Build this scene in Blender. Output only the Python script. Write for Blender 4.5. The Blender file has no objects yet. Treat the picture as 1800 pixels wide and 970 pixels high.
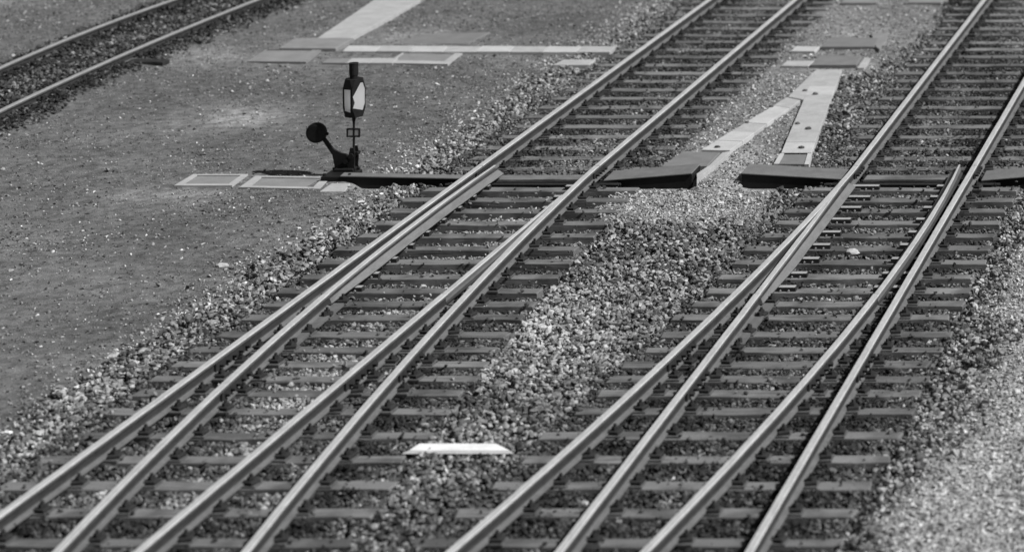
import bpy, bmesh, math, random
import numpy as np
from mathutils import Vector

random.seed(7)
rng = np.random.default_rng(11)
S = bpy.context.scene
COL = S.collection

# ------------------------------------------------------------------ camera, light, exposure
F, HC, VX, VY = 4700.0, 8.36, 2378.0, -839.0      # survey of the photograph: focal length in its pixels, eye height, vanishing point

def W(x, y, z=0.0):
    """point of the place at height z that the photograph shows at (x, y)"""
    Y = F * (HC - z) / (y - VY)
    return Vector(((x - VX) * Y / F, Y, z))

def PX(X, Y, z=0.0):
    return VX + F * X / Y, VY + F * (HC - z) / Y

cam_data = bpy.data.cameras.new("camera")
cam = bpy.data.objects.new("camera", cam_data)
COL.objects.link(cam)
cam.location = (0, 0, HC)
cam.rotation_euler = (math.radians(90), 0, 0)
cam_data.sensor_fit = 'HORIZONTAL'
cam_data.sensor_width = 36
cam_data.lens = F / 1800 * 36
cam_data.shift_x = (900 - VX) / 1800
cam_data.shift_y = (VY - 485) / 1800
cam_data.clip_end = 6000
cam_data.dof.use_dof = True
cam_data.dof.focus_distance = 31.5
cam_data.dof.aperture_fstop = 0.98
S.camera = cam

TO_SUN = Vector((0.92, -0.15, 1.0)).normalized()
w = bpy.data.worlds.new("World"); S.world = w; w.use_nodes = True
nt = w.node_tree; nt.nodes.clear()
sky = nt.nodes.new('ShaderNodeTexSky'); sky.sky_type = 'NISHITA'; sky.sun_disc = False
sky.sun_elevation = math.asin(TO_SUN.z); sky.sun_rotation = math.atan2(TO_SUN.x, TO_SUN.y)
bw = nt.nodes.new('ShaderNodeRGBToBW')             # the photograph is black and white
bg = nt.nodes.new('ShaderNodeBackground'); bg.inputs['Strength'].default_value = 0.05
wo = nt.nodes.new('ShaderNodeOutputWorld')
nt.links.new(sky.outputs[0], bw.inputs[0]); nt.links.new(bw.outputs[0], bg.inputs[0]); nt.links.new(bg.outputs[0], wo.inputs[0])
sun_d = bpy.data.lights.new("sun", 'SUN'); sun_d.energy = 5.0; sun_d.angle = math.radians(0.5)
sun_d.color = (1, 1, 1)
sun = bpy.data.objects.new("sun", sun_d); COL.objects.link(sun)
sun.location = (10, 30, 30)
sun.rotation_euler = TO_SUN.to_track_quat('Z', 'Y').to_euler()
S.view_settings.view_transform = 'Standard'; S.view_settings.look = 'None'
S.view_settings.exposure = 0.13; S.view_settings.gamma = 1.0

# ------------------------------------------------------------------ materials (all grey: black and white film)
def nodes_of(name):
    m = bpy.data.materials.new(name); m.use_nodes = True
    n = m.node_tree; b = n.nodes['Principled BSDF']
    return m, n, b

def mottled(name, lo, hi, scale=8.0, stretch=(1, 1, 1), rough=0.8, metal=0.0, bump=0.3, fine=60.0, spec=0.3, mid=(0.35, 0.68)):
    m, n, b = nodes_of(name)
    tc = n.nodes.new('ShaderNodeTexCoord'); mp = n.nodes.new('ShaderNodeMapping'); mp.inputs['Scale'].default_value = stretch
    geo = n.nodes.new('ShaderNodeNewGeometry')
    n.links.new(geo.outputs['Position'], mp.inputs[0])
    a = n.nodes.new('ShaderNodeTexNoise'); a.inputs['Scale'].default_value = scale; a.inputs['Detail'].default_value = 6; a.inputs['Roughness'].default_value = 0.65
    f = n.nodes.new('ShaderNodeTexNoise'); f.inputs['Scale'].default_value = fine; f.inputs['Detail'].default_value = 3
    for t in (a, f): n.links.new(mp.outputs[0], t.inputs['Vector'])
    mx = n.nodes.new('ShaderNodeMix'); mx.data_type = 'FLOAT'; mx.inputs[0].default_value = 0.4
    n.links.new(a.outputs['Fac'], mx.inputs[2]); n.links.new(f.outputs['Fac'], mx.inputs[3])
    r = n.nodes.new('ShaderNodeValToRGB')
    r.color_ramp.elements[0].position = mid[0]; r.color_ramp.elements[0].color = (lo, lo, lo, 1)
    r.color_ramp.elements[1].position = mid[1]; r.color_ramp.elements[1].color = (hi, hi, hi, 1)
    n.links.new(mx.outputs[0], r.inputs[0]); n.links.new(r.outputs[0], b.inputs['Base Color'])
    b.inputs['Roughness'].default_value = rough; b.inputs['Metallic'].default_value = metal
    b.inputs['Specular IOR Level'].default_value = spec
    if bump:
        bp = n.nodes.new('ShaderNodeBump'); bp.inputs['Strength'].default_value = bump; bp.inputs['Distance'].default_value = 0.01
        n.links.new(mx.outputs[0], bp.inputs['Height']); n.links.new(bp.outputs[0], b.inputs['Normal'])
    return m

M = {}
M['rust'] = mottled('rusty_rail_steel', 0.06, 0.12, 5, (3, 1, 3), 0.75, 0.0, 0.2, 45)
M['polish'] = mottled('worn_rail_head', 0.38, 0.64, 6, (3, 0.35, 1), 0.45, 0.2, 0.05, 30, 0.5)
M['dull'] = mottled('dull_siding_rail_head', 0.20, 0.34, 6, (3, 0.35, 1), 0.6, 0.0, 0.1, 30, 0.3)
M['web'] = mottled('shaded_rail_web', 0.022, 0.05, 5, (2, 1, 4), 0.75, 0.0, 0.15, 45, 0.2)  # very dark: the shade band under the rail head is put into the colour
M['foot'] = mottled('dusty_rail_foot', 0.085, 0.15, 6, (2, 1, 2), 0.85, 0.0, 0.2, 45, 0.2)
M['flank'] = mottled('bare_blade_steel', 0.13, 0.21, 4, (3, 0.6, 3), 0.6, 0.2, 0.1, 40)
M['slide'] = mottled('polished_slide_plate', 0.38, 0.52, 6, (1, 1, 1), 0.4, 0.3, 0.0, 30)
M['oily'] = mottled('oily_black_iron', 0.018, 0.04, 12, (1, 1, 1), 0.7, 0.0, 0.2, 60, 0.15)
M['plate'] = mottled('dark_tie_plate', 0.05, 0.11, 10, (1, 1, 1), 0.7, 0.0, 0.2, 50)
M['black'] = mottled('black_painted_iron', 0.008, 0.018, 7, (1, 1, 1), 0.6, 0.0, 0.1, 40, 0.15)
M['cover'] = mottled('dusty_steel_cover', 0.115, 0.18, 5, (1, 1, 1), 0.85, 0.0, 0.2, 60, 0.2)
M['concrete'] = mottled('pale_concrete', 0.36, 0.50, 3, (1, 1, 1), 0.9, 0.0, 0.3, 50, 0.2)
M['concrete2'] = mottled('pale_weathered_concrete', 0.29, 0.43, 4, (1, 1, 1), 0.9, 0.0, 0.3, 50, 0.2)
M['slab'] = mottled('grey_concrete', 0.17, 0.25, 4, (1, 1, 1), 0.9, 0.0, 0.3, 60, 0.2)
M['darkslab'] = mottled('dark_concrete', 0.14, 0.20, 4, (1, 1, 1), 0.9, 0.0, 0.3, 60, 0.2)
M['white'] = mottled('white_paint', 0.60, 0.82, 5, (1, 1, 1), 0.6, 0.0, 0.1, 50, 0.3)
def wood_mat(name, lo, hi):
    """weathered wood: long grain, dark cracks, oil blotches"""
    m = mottled(name, lo, hi, 9, (0.5, 9, 9), 0.85, 0.0, 0.7, 22, 0.2, (0.3, 0.72)); n = m.node_tree; b = n.nodes['Principled BSDF']
    src = b.inputs['Base Color'].links[0].from_socket
    geo = n.nodes.new('ShaderNodeNewGeometry'); mp = n.nodes.new('ShaderNodeMapping'); mp.inputs['Scale'].default_value = (0.8, 26, 26)
    n.links.new(geo.outputs['Position'], mp.inputs[0])
    cr = n.nodes.new('ShaderNodeTexNoise'); cr.inputs['Scale'].default_value = 1.6; cr.inputs['Detail'].default_value = 4; n.links.new(mp.outputs[0], cr.inputs['Vector'])
    bl = n.nodes.new('ShaderNodeTexNoise'); bl.inputs['Scale'].default_value = 2.3; bl.inputs['Detail'].default_value = 5; n.links.new(geo.outputs['Position'], bl.inputs['Vector'])
    val = src
    for t, lo_, hi_, out in ((cr, 0.34, 0.44, 0.5), (bl, 0.38, 0.56, 0.55)):
        mr = n.nodes.new('ShaderNodeMapRange'); mr.inputs[1].default_value = lo_; mr.inputs[2].default_value = hi_; mr.inputs[3].default_value = out; mr.inputs[4].default_value = 1.0
        n.links.new(t.outputs['Fac'], mr.inputs[0])
        mu = n.nodes.new('ShaderNodeMath'); mu.operation = 'MULTIPLY'; n.links.new(val, mu.inputs[0]); n.links.new(mr.outputs[0], mu.inputs[1]); val = mu.outputs[0]
    n.links.new(val, b.inputs['Base Color'])
    return m
woods = [wood_mat('sleeper_wood_%s' % q, a, b) for q, a, b in (('grey', 0.135, 0.21), ('dark', 0.11, 0.18), ('pale', 0.16, 0.25))]

def pane_mat():
    m, n, b = nodes_of('milky_lantern_glass')
    b.inputs['Base Color'].default_value = (0.85, 0.85, 0.85, 1); b.inputs['Roughness'].default_value = 0.4
    t = n.nodes.new('ShaderNodeBsdfTranslucent'); t.inputs[0].default_value = (0.95, 0.95, 0.95, 1)
    mx = n.nodes.new('ShaderNodeMixShader'); mx.inputs[0].default_value = 0.62
    n.links.new(b.outputs[0], mx.inputs[1]); n.links.new(t.outputs[0], mx.inputs[2])
    n.links.new(mx.outputs[0], n.nodes['Material Output'].inputs['Surface'])
    return m
M['pane'] = pane_mat()

def tone_mat(name, attr_type, bump):
    """colour of the stone / soil, some painted-in shade included, comes from the attribute 'tone', with grain on top"""
    m, n, b = nodes_of(name)
    at = n.nodes.new('ShaderNodeAttribute'); at.attribute_type = attr_type; at.attribute_name = 'tone'
    geo = n.nodes.new('ShaderNodeNewGeometry')
    sc = [(0.55, 5, 0.28), (7.0, 6, 0.5), (70.0, 3, 0.6)] if attr_type == 'GEOMETRY' else [(28.0, 4, 0.6)]
    val = at.outputs['Fac']
    hs = []
    for s, d, amp in sc:
        t = n.nodes.new('ShaderNodeTexNoise'); t.inputs['Scale'].default_value = s; t.inputs['Detail'].default_value = d; t.inputs['Roughness'].default_value = 0.65
        n.links.new(geo.outputs['Position'], t.inputs['Vector'])
        mr = n.nodes.new('ShaderNodeMapRange'); mr.inputs[1].default_value = 0.3; mr.inputs[2].default_value = 0.7
        mr.inputs[3].default_value = 1 - amp; mr.inputs[4].default_value = 1 + amp
        n.links.new(t.outputs['Fac'], mr.inputs[0])
        mu = n.nodes.new('ShaderNodeMath'); mu.operation = 'MULTIPLY'
        n.links.new(val, mu.inputs[0]); n.links.new(mr.outputs[0], mu.inputs[1]); val = mu.outputs[0]
        hs.append(t)
    n.links.new(val, b.inputs['Base Color'])
    b.inputs['Roughness'].default_value = 0.9; b.inputs['Specular IOR Level'].default_value = 0.2
    bp = n.nodes.new('ShaderNodeBump'); bp.inputs['Strength'].default_value = bump; bp.inputs['Distance'].default_value = 0.012
    n.links.new(hs[-1].outputs['Fac'], bp.inputs['Height']); n.links.new(bp.outputs[0], b.inputs['Normal'])
    return m
M['soil'] = tone_mat('yard_soil', 'GEOMETRY', 1.0)
M['stone'] = tone_mat('broken_stone', 'INSTANCER', 0.4)

# ------------------------------------------------------------------ object helpers
ORIGIN = {}

def tag(o, label=None, cat=None, group=None, kind=None):
    if label: o['label'] = label
    if cat: o['category'] = cat
    if group: o['group'] = group
    if kind: o['kind'] = kind
    return o

def thing(name, loc, label, cat, group=None):
    o = bpy.data.objects.new(name, None); COL.objects.link(o)
    o.location = loc; o.empty_display_size = 0.2
    ORIGIN[o] = Vector(loc)
    return tag(o, label, cat, group)

def place(name, me, loc, parent=None, rotz=0.0):
    o = bpy.data.objects.new(name, me); COL.objects.link(o)
    ORIGIN[o] = Vector(loc)
    if parent is not None:
        o.parent = parent; o.location = Vector(loc) - ORIGIN[parent]
    else:
        o.location = loc
    o.rotation_euler = (0, 0, rotz)
    return o

def mesh(name, verts, faces, mats, midx=None, smooth=False):
    me = bpy.data.meshes.new(name)
    me.from_pydata([tuple(v) for v in verts], [], faces)
    for m in (mats if isinstance(mats, (list, tuple)) else [mats]): me.materials.append(m)
    if midx is not None: me.polygons.foreach_set('material_index', midx)
    if smooth: me.polygons.foreach_set('use_smooth', [True] * len(faces))
    me.update()
    return me

class MB:
    """collects shapes given in the place's own coordinates"""
    def __init__(s): s.v = []; s.f = []; s.m = []
    def add(s, verts, faces, mi=0):
        o = len(s.v); s.v += [Vector(v) for v in verts]; s.f += [tuple(i + o for i in f) for f in faces]
        s.m += [mi] * len(faces) if isinstance(mi, int) else mi
    def prism(s, top, depth, mi=0, ch=0.008, mi_top=None):
        """slab from its top outline (clockwise or not), with a worn chamfered rim"""
        n = len(top); top = [Vector(p) for p in top]
        a = sum(top[i].x * top[(i + 1) % n].y - top[(i + 1) % n].x * top[i].y for i in range(n))
        if a < 0: top = top[::-1]
        c = sum(top, Vector()) / n
        ins = [p + (c - p).normalized() * ch * 1.6 for p in top]
        mid = [p - Vector((0, 0, ch)) for p in top]
        bot = [p - Vector((0, 0, depth)) for p in top]
        V = ins + mid + bot
        Fc = [tuple(range(n))]; mm = [mi if mi_top is None else mi_top]
        for i in range(n):
            j = (i + 1) % n
            Fc += [(i, n + i, n + j, j), (n + i, 2 * n + i, 2 * n + j, n + j)]; mm += [mi, mi]
        s.add(V, Fc, mm)
    def box(s, x0, x1, y0, y1, z0, z1, mi=0, ch=0.004, mi_top=None):
        s.prism([(x0, y0, z1), (x1, y0, z1), (x1, y1, z1), (x0, y1, z1)], z1 - z0, mi, ch, mi_top)
    def tube(s, p0, p1, r0, r1=None, n=10, mi=0):
        r1 = r0 if r1 is None else r1
        p0, p1 = Vector(p0), Vector(p1); d = (p1 - p0).normalized()
        u = d.orthogonal().normalized(); v = d.cross(u)
        V = []
        for p, r in ((p0, r0), (p1, r1)):
            V += [p + (u * math.cos(2 * math.pi * k / n) + v * math.sin(2 * math.pi * k / n)) * r for k in range(n)]
        Fc = [(k, (k + 1) % n, n + (k + 1) % n, n + k) for k in range(n)] + [tuple(range(n))[::-1], tuple(range(n, 2 * n))]
        s.add(V, Fc, mi)
    def build(s, name, mats, parent=None, origin=None, smooth=False):
        if origin is None:
            origin = Vector((sum(v.x for v in s.v) / len(s.v), sum(v.y for v in s.v) / len(s.v), min(v.z for v in s.v)))
        me = mesh(name, [v - Vector(origin) for v in s.v], s.f, mats, s.m, smooth)
        return place(name, me, origin, parent)

# ------------------------------------------------------------------ the lie of the tracks (x as a function of y along the yard)
ZR = 0.17                                          # rail head above sleeper top
def pts(lst): return np.array([[p.x, p.y] for p in (W(x, y, ZR) for x, y in lst)])
def line_fit(lst):
    p = pts(lst); k = np.polyfit(p[:, 1], p[:, 0], 1); return lambda Y: k[0] * Y + k[1]
def curve_fit(base, lst, Yt):
    p = pts(lst); t = Yt - p[:, 1]; d = p[:, 0] - base(p[:, 1])
    A = np.stack([t, t ** 2], 1); s, *_ = np.linalg.lstsq(A, d, rcond=None)
    return lambda Y: base(Y) + (s[0] * np.maximum(Yt - Y, 0) + s[1] * np.maximum(Yt - Y, 0) ** 2)

LA = line_fit([(1246, 0), (927, 230), (718, 380), (474, 560), (250, 723), (185, 770), (0, 902)])
LC = line_fit([(1397, 0), (1241, 130), (1121, 230), (943, 380), (728, 560), (600, 667), (490, 760), (240, 970)])
YT = W(0, 300, ZR).y
LD = curve_fit(LC, [(954, 380), (777, 560), (605, 760), (594, 770), (450, 943), (428, 970)], YT)
kB = pts([(856, 298), (826, 322), (780, 355), (730, 389), (520, 560), (305, 760), (97, 970)]); kB = np.polyfit(kB[:, 1], kB[:, 0], 3)
LB = lambda Y: np.polyval(kB, Y)
RF = line_fit([(1729, 0), (1629, 130), (1551, 230), (1297, 560), (1144, 760), (979, 970)])
RH = line_fit([(1883, 0), (1748, 230), (1557, 560), (1440, 760), (1312, 970)])
RE = curve_fit(RF, [(1425, 380), (1246, 560), (1050, 740), (1019, 770), (900, 872), (790, 970)], YT)
kG = pts([(1684, 296), (1635, 380), (1508, 560), (1350, 737), (1322, 770), (1131, 970)]); kG = np.polyfit(kG[:, 1], kG[:, 0], 3)
RG = lambda Y: np.polyval(kG, Y)
kU1 = pts([(-60, 146), (0, 119), (107, 72), (200, 37), (301, 0)]); kU1 = np.polyfit(kU1[:, 1], kU1[:, 0], 2)
kU2 = pts([(0, 194), (165, 117.5), (346, 41), (449, 0)]); kU2 = np.polyfit(kU2[:, 1], kU2[:, 0], 2)
U2 = lambda Y: np.polyval(kU2, Y)
U1 = lambda Y: np.polyval(kU1, Y)

YJ = W(0, 291, ZR).y                               # rail joint just beyond the switch toes
YN, YF = 18.3, 62.0                                # near and far ends of what is built

# ------------------------------------------------------------------ ground and its zones
def interp_px(knots, y):
    k = np.array(sorted(knots, key=lambda q: q[1])); return np.interp(y, k[:, 1], k[:, 0])
ED_L = [(1330, -120), (1180, 10), (1085, 75), (1000, 122), (900, 185), (800, 255), (735, 300), (690, 345), (600, 400), (510, 450), (430, 510), (330, 570), (230, 640), (130, 695), (20, 780), (-150, 880), (-400, 1000)]
ED_LR = [(1620, -120), (1440, 0), (1395, 60), (1330, 120), (1270, 190), (1180, 262), (1090, 330), (1010, 395)]
ED_RL = [(1760, -120), (1665, 0), (1640, 60), (1580, 105), (1470, 150), (1455, 200), (1425, 262), (1400, 330), (1330, 400)]
ED_R = [(2080, -100), (1960, 100), (1880, 230), (1800, 350), (1765, 440), (1735, 500), (1700, 580), (1650, 700), (1600, 800), (1530, 900), (1470, 980), (1380, 1100)]

def sstep(a, b, x):
    t = np.clip((x - a) / (b - a), 0, 1); return t * t * (3 - 2 * t)
def vnoise(x, y, s, seed):
    """smooth value noise"""
    r = np.random.default_rng(seed).random((64, 64))
    x = x * s + 1000; y = y * s + 1000
    i, j = np.floor(x).astype(int), np.floor(y).astype(int); u, v = x - i, y - j
    u = u * u * (3 - 2 * u); v = v * v * (3 - 2 * v)
    g = lambda a, b: r[a % 64, b % 64]
    return (g(i, j) * (1 - u) + g(i + 1, j) * u) * (1 - v) + (g(i, j + 1) * (1 - u) + g(i + 1, j + 1) * u) * v

def zones(X, Y):
    """coarse: how much ballast lies here; fine: how much pale fine gravel; upper: the far left track's bed"""
    x, y = PX(X, Y, -0.05)
    n = (vnoise(X, Y, 1.3, 1) - 0.5) * 46 + (vnoise(X, Y, 4.0, 2) - 0.5) * 26
    sc = np.clip((y + 839) / 1200, 0.4, 2)
    left = sstep(-26, 14, (x - interp_px(ED_L, y)) / sc + n)
    right = 1 - sstep(-50, 80, (x - interp_px(ED_R, y)) / sc + n * 1.6)
    midL, midR = interp_px(ED_LR, y), interp_px(ED_RL, y)
    gap = sstep(-14, 22, (x - midL) / sc + n * 0.7) * sstep(-14, 22, (midR - x) / sc + n * 0.7) * (1 - sstep(380, 425, y))
    patch = np.exp(-(((x - 1205) / 125) ** 2 + ((y - 362) / 36) ** 2) * 1.3)
    coarse = left * right * (1 - gap)
    fine = sstep(-40, 120, (x - interp_px(ED_R, y)) / sc + n)
    a1, a2 = PX(U1(Y), Y, 0)[0], PX(U2(Y), Y, 0)[0]
    up = sstep(-75, -25, x - a1 + n * 0.5) * (1 - sstep(15, 70, x - a2 + n * 0.6)) * (x < 760)
    return coarse, fine, gap * left * right, patch, up

TROUGH = (33.70, 34.02)
def ground_z(X, Y):
    coarse, fine, gap, patch, up = zones(X, Y)
    z = -0.036 + (vnoise(X, Y, 0.5, 3) - 0.5) * 0.03 + (vnoise(X, Y, 2.2, 4) - 0.5) * 0.022
    bed = np.maximum(coarse * (1 - 0.6 * patch), up)
    z = z - 0.089 * coarse * (1 - 0.6 * patch) + 0.061 * up
    x, y = PX(X, Y, -0.05)
    # worn hollow in front of the rod covers
    hollow = sstep(33.55, 33.85, Y) * (1 - sstep(34.08, 34.16, Y)) * sstep(610, 640, x) * (1 - sstep(1220, 1232, x) * (1 - sstep(1296, 1308, x)))
    return np.minimum(z, z * (1 - hollow) - 0.125 * hollow)

def ground_tone(X, Y):
    x, y = PX(X, Y, -0.05)
    coarse, fine, gap, patch, up = zones(X, Y)
    t = 0.112 + 0.03 * (vnoise(X, Y, 0.35, 5) - 0.5)
    t = t + 0.055 * gap + 0.10 * patch
    t = t * (1 - coarse) + 0.03 * coarse + 0.10 * patch * coarse  # near black under ballast: shade in the gaps between stones painted in
    t = t + 0.23 * fine * (0.6 + 0.4 * sstep(350, 700, y))
    t = t * (1 - 0.45 * up)
    t = t + 0.05 * sstep(60, -40, x * 0.33 + y) * (1 - up)                                # paler yard beyond the far left track
    for cx, cy, rx, ry, a in ((415, 208, 105, 22, 0.085), (150, 250, 60, 12, 0.02), (360, 100, 70, 14, 0.08), (1060, 290, 60, 30, 0.03), (300, 345, 80, 14, 0.05), (640, 335, 70, 18, 0.06),
                          (760, 66, 100, 14, 0.05), (1300, 300, 60, 50, 0.12), (940, 100, 140, 14, 0.04), (560, 90, 120, 26, 0.05), (1500, 60, 90, 60, 0.03)):
        t = t + 1.35 * a * np.exp(-(((x - cx) / rx) ** 2 + ((y - cy) / ry) ** 2)) * (0.55 + 0.9 * vnoise(X, Y, 3.0, 6))
    return np.clip(t, 0.02, 0.5)

def axis(lo, hi, step, far_lo, far_hi):
    a = list(np.arange(lo, hi + 1e-6, step))
    d = step; v = lo; pre = []
    while v > far_lo: d *= 1.6; v -= d; pre.append(v)
    d = step; v = hi; post = []
    while v < far_hi: d *= 1.6; v += d; post.append(v)
    return np.array(pre[::-1] + a + post)
gx = axis(-30, 3, 0.11, -2500, 2500); gy = axis(17, 52, 0.11, -60, 4000)
GX, GY = np.meshgrid(gx, gy)
inside = (GX > -31) & (GX < 4) & (GY > 16) & (GY < 56)
GYs = np.maximum(GY, 12)
GZ = np.where(inside, ground_z(GX, GYs), -0.06)
tr = (np.abs(GY - sum(TROUGH) / 2) < 0.2) & (((GX > LA(GY) - 0.3) & (GX < LC(GY) + 0.3)) | ((GX > RF(GY) - 0.3) & (GX < RH(GY) + 0.3)))
GZ = np.where(tr, -0.24, GZ)
GT = np.where(inside, ground_tone(GX, GYs), 0.115)
nx, ny = len(gx), len(gy)
me = bpy.data.meshes.new('ground')
idx = np.arange(nx * ny).reshape(ny, nx)
quads = np.stack([idx[:-1, :-1], idx[:-1, 1:], idx[1:, 1:], idx[1:, :-1]], -1).reshape(-1, 4)
me.vertices.add(nx * ny); me.vertices.foreach_set('co', np.stack([GX, GY, GZ], -1).ravel().astype(np.float32))
me.loops.add(quads.size); me.loops.foreach_set('vertex_index', quads.ravel().astype(np.int32))
me.polygons.add(len(quads)); me.polygons.foreach_set('loop_start', (np.arange(len(quads)) * 4).astype(np.int32))
me.update(calc_edges=True)
me.polygons.foreach_set('use_smooth', np.ones(len(quads), bool))
me.attributes.new('tone', 'FLOAT', 'POINT').data.foreach_set('value', GT.ravel().astype(np.float32))
me.materials.append(M['soil'])
ground = place('ground', me, (0, 0, 0))
tag(ground, 'dark trodden yard soil with pale fine gravel towards one side', None, None, 'structure')

# ------------------------------------------------------------------ rails
RAIL = [(-0.0625, 0.02), (0.0625, 0.02), (0.0625, 0.032), (0.018, 0.048), (0.011, 0.06), (0.011, 0.122), (0.035, 0.134), (0.036, 0.160), (0.029, 0.170), (-0.029, 0.170), (-0.036, 0.160), (-0.035, 0.134), (-0.011, 0.122), (-0.011, 0.06), (-0.018, 0.048), (-0.0625, 0.032)]
RAIL_TOP = {8, 7, 9}                               # edges of the outline that belong to the running surface
def sweep(fn, y0, y1, prof, tops, step=0.35, taper=None, wobble=0.0015, flank=False):
    n = max(2, int(abs(y1 - y0) / step)); ys = np.linspace(y0, y1, n + 1)
    xs = np.array([float(fn(v)) for v in ys])
    mb = MB(); k = len(prof); V = []
    cls = []                                       # 0 head side, 1 running surface, 2 web, 3 foot
    for j in range(k):
        za, zb = prof[j][1], prof[(j + 1) % k][1]; zm = (za + zb) / 2
        cls.append(1 if j in tops else 0 if zm > 0.128 else 3 if (zm < 0.045 or flank and zm < 0.113 and abs(za - zb) > 0.03) else 2)
    for i, (x, y) in enumerate(zip(xs, ys)):
        a, b = max(0, i - 1), min(n, i + 1)
        d = Vector((xs[b] - xs[a], ys[b] - ys[a])).normalized()
        if d.y < 0: d = -d
        lat = Vector((d.y, -d.x))
        q = taper(y) if taper else 1.0
        ox = random.uniform(-wobble, wobble)
        for u, z in prof:
            uu = u * q if (taper and z > 0.125) else u
            if flank and abs(uu) > 0.05 and prof[0][0] < -0.1: uu *= 0.45 + 0.55 * min(1.0, abs(y0 - y) / 1.8)
            if flank and abs(uu) > 0.04: uu *= 0.5 + 0.5 * min(1.0, max(0.0, (y - y1) / 1.3))
            V.append(Vector((x + lat.x * uu + ox, y + lat.y * uu, z)))
    Fc, mi = [], []
    for i in range(n):
        for j in range(k):
            jj = (j + 1) % k
            q = (i * k + j, i * k + jj, (i + 1) * k + jj, (i + 1) * k + j)
            Fc.append(q if ys[1] > ys[0] else q[::-1]); mi.append(cls[j])
    Fc += [tuple(range(k))[::-1], tuple(range(n * k, n * k + k))]; mi += [0, 0]
    mb.add(V, Fc, mi)
    return mb
def blade_profile(side):
    """switch blade: narrow head with a broad sloping flank on the side away from its stock rail"""
    p = [(-0.045, 0.05), (0.115, 0.05), (0.118, 0.062), (0.040, 0.112), (0.016, 0.116), (0.016, 0.128), (0.031, 0.136), (0.031, 0.160), (0.024, 0.169), (-0.024, 0.169), (-0.031, 0.160), (-0.030, 0.136), (-0.012, 0.124), (-0.014, 0.08), (-0.045, 0.064)]
    return p if side > 0 else [(-u, z) for u, z in p[::-1]]

def clip_mesh():
    mb = MB()
    mb.box(-0.052, 0.052, -0.06, 0.06, 0.0, 0.034, 0, 0.006)
    mb.tube((0, 0, 0.034), (0, 0, 0.062), 0.036, 0.033, 6); mb.tube((0, 0, 0.06), (0, 0, 0.09), 0.016, 0.015, 6)
    return mesh('rail_clip', mb.v, mb.f, M['oily'], mb.m)
CLIP = clip_mesh()
def plate_mesh():
    mb = MB(); mb.box(-0.17, 0.17, -0.085, 0.085, 0.0, 0.021, 0, 0.004)
    return mesh('tie_plate', mb.v, mb.f, M['plate'], mb.m)
PLATE = plate_mesh()

def sleeper(parent, xa, xb, Y, wid=0.25, tilt=0.0, zt=0.0):
    mb = MB(); h = wid / 2; L = (xb - xa) / 2
    n = 11
    top = [(-L + 2 * L * i / n, -h + random.uniform(-0.012, 0.010), random.uniform(-0.004, 0.003)) for i in range(n + 1)]
    top += [(L - 2 * L * i / n + random.uniform(-0.03, 0.03), h + random.uniform(-0.010, 0.012), random.uniform(-0.004, 0.003)) for i in range(n + 1)]
    mb.prism(top, 0.15, 0, 0.008)
    # prism with many corners: keep the rim even
    me = mesh('sleeper', mb.v, mb.f, random.choices(woods, (5, 3, 2))[0], mb.m)
    return place('sleeper', me, ((xa + xb) / 2, Y, zt), parent, tilt)

def fasten(sl, x, Y, skip=(), dz=0.0):
    z = ORIGIN[sl].z
    place('tie_plate', PLATE, (x, Y, z - 0.002), sl, random.uniform(-0.02, 0.02))
    for s in (-1, 1):
        if s in skip: continue
        place('rail_clip', CLIP, (x + s * 0.105, Y + random.uniform(-0.012, 0.012), z + 0.017), sl, random.uniform(-0.3, 0.3))

def slide_chair(sl, x, s, length, Y):
    """raised polished plate running inward (s) from the stock rail at x"""
    mb = MB(); a, b = sorted((x + s * 0.05, x + s * length))
    z = ORIGIN[sl].z
    mb.box(a, b, Y - 0.05, Y + 0.04, z - 0.002, z + 0.048, 0, 0.004, 1)
    for k in (0.30, 0.80):
        bx = x + s * (length - 0.18 * k - 0.02)
        mb.tube((bx, Y - 0.068, z + 0.012), (bx, Y - 0.048, z + 0.012), 0.011, 0.011, 6, 1)
    mb.build('slide_chair', [M['oily'], M['slide']], sl)

def fishplate(parent, fn, Y, length=0.62, bolts=4):
    mb = MB(); x0, x1 = float(fn(Y - length / 2)), float(fn(Y + length / 2)); xm = (x0 + x1) / 2
    k = (x1 - x0) / length
    for s in (-1, 1):
        top = []
        for yy, u in ((-1, 0.016), (-1, 0.034), (1, 0.034), (1, 0.016)):
            yv = yy * length / 2; top.append((xm + k * yv + s * u, Y + yv, 0.128))
        mb.prism(top, 0.082, 0, 0.004)
        for b in range(bolts):
            yv = (b - (bolts - 1) / 2) * length / (bolts + 0.3); bx = xm + k * yv
            mb.tube((bx + s * 0.03, Y + yv, 0.088), (bx + s * 0.075, Y + yv, 0.088), 0.027, 0.025, 6)
    return mb.build('fishplate', M['oily'], parent)

Y_of = lambda y, z=0.0: F * (HC - z) / (y - VY)
rows_near = [332, 351, 370, 391, 413, 436, 460, 486, 510, 533, 557, 587, 614, 639, 665, 690, 722, 764, 806, 852, 899.5, 952, 1007, 1064]
rows_far = [Y_of(v) for v in (295, 276, 257, 238, 220)]
while rows_far[-1] < YF - 1: rows_far.append(rows_far[-1] + 0.6)

def turnout(label, A, B, C, D, left_stock_straight, over, heelY, chairs):
    base = Vector((float(A(33)) + 0.75, 33.0, 0))
    t = thing('railway_turnout', base, label, 'railway turnout', 'railway turnouts side by side in the yard')
    o = base
    sweep(A, YJ - 0.006, YN, RAIL, RAIL_TOP).build('stock_rail', [M['rust'], M['polish'], M['web'], M['foot']], t, o)
    sweep(D, YJ - 0.006, YN, RAIL, RAIL_TOP).build('stock_rail', [M['rust'], M['polish'], M['web'], M['foot']], t, o)
    return t

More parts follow.
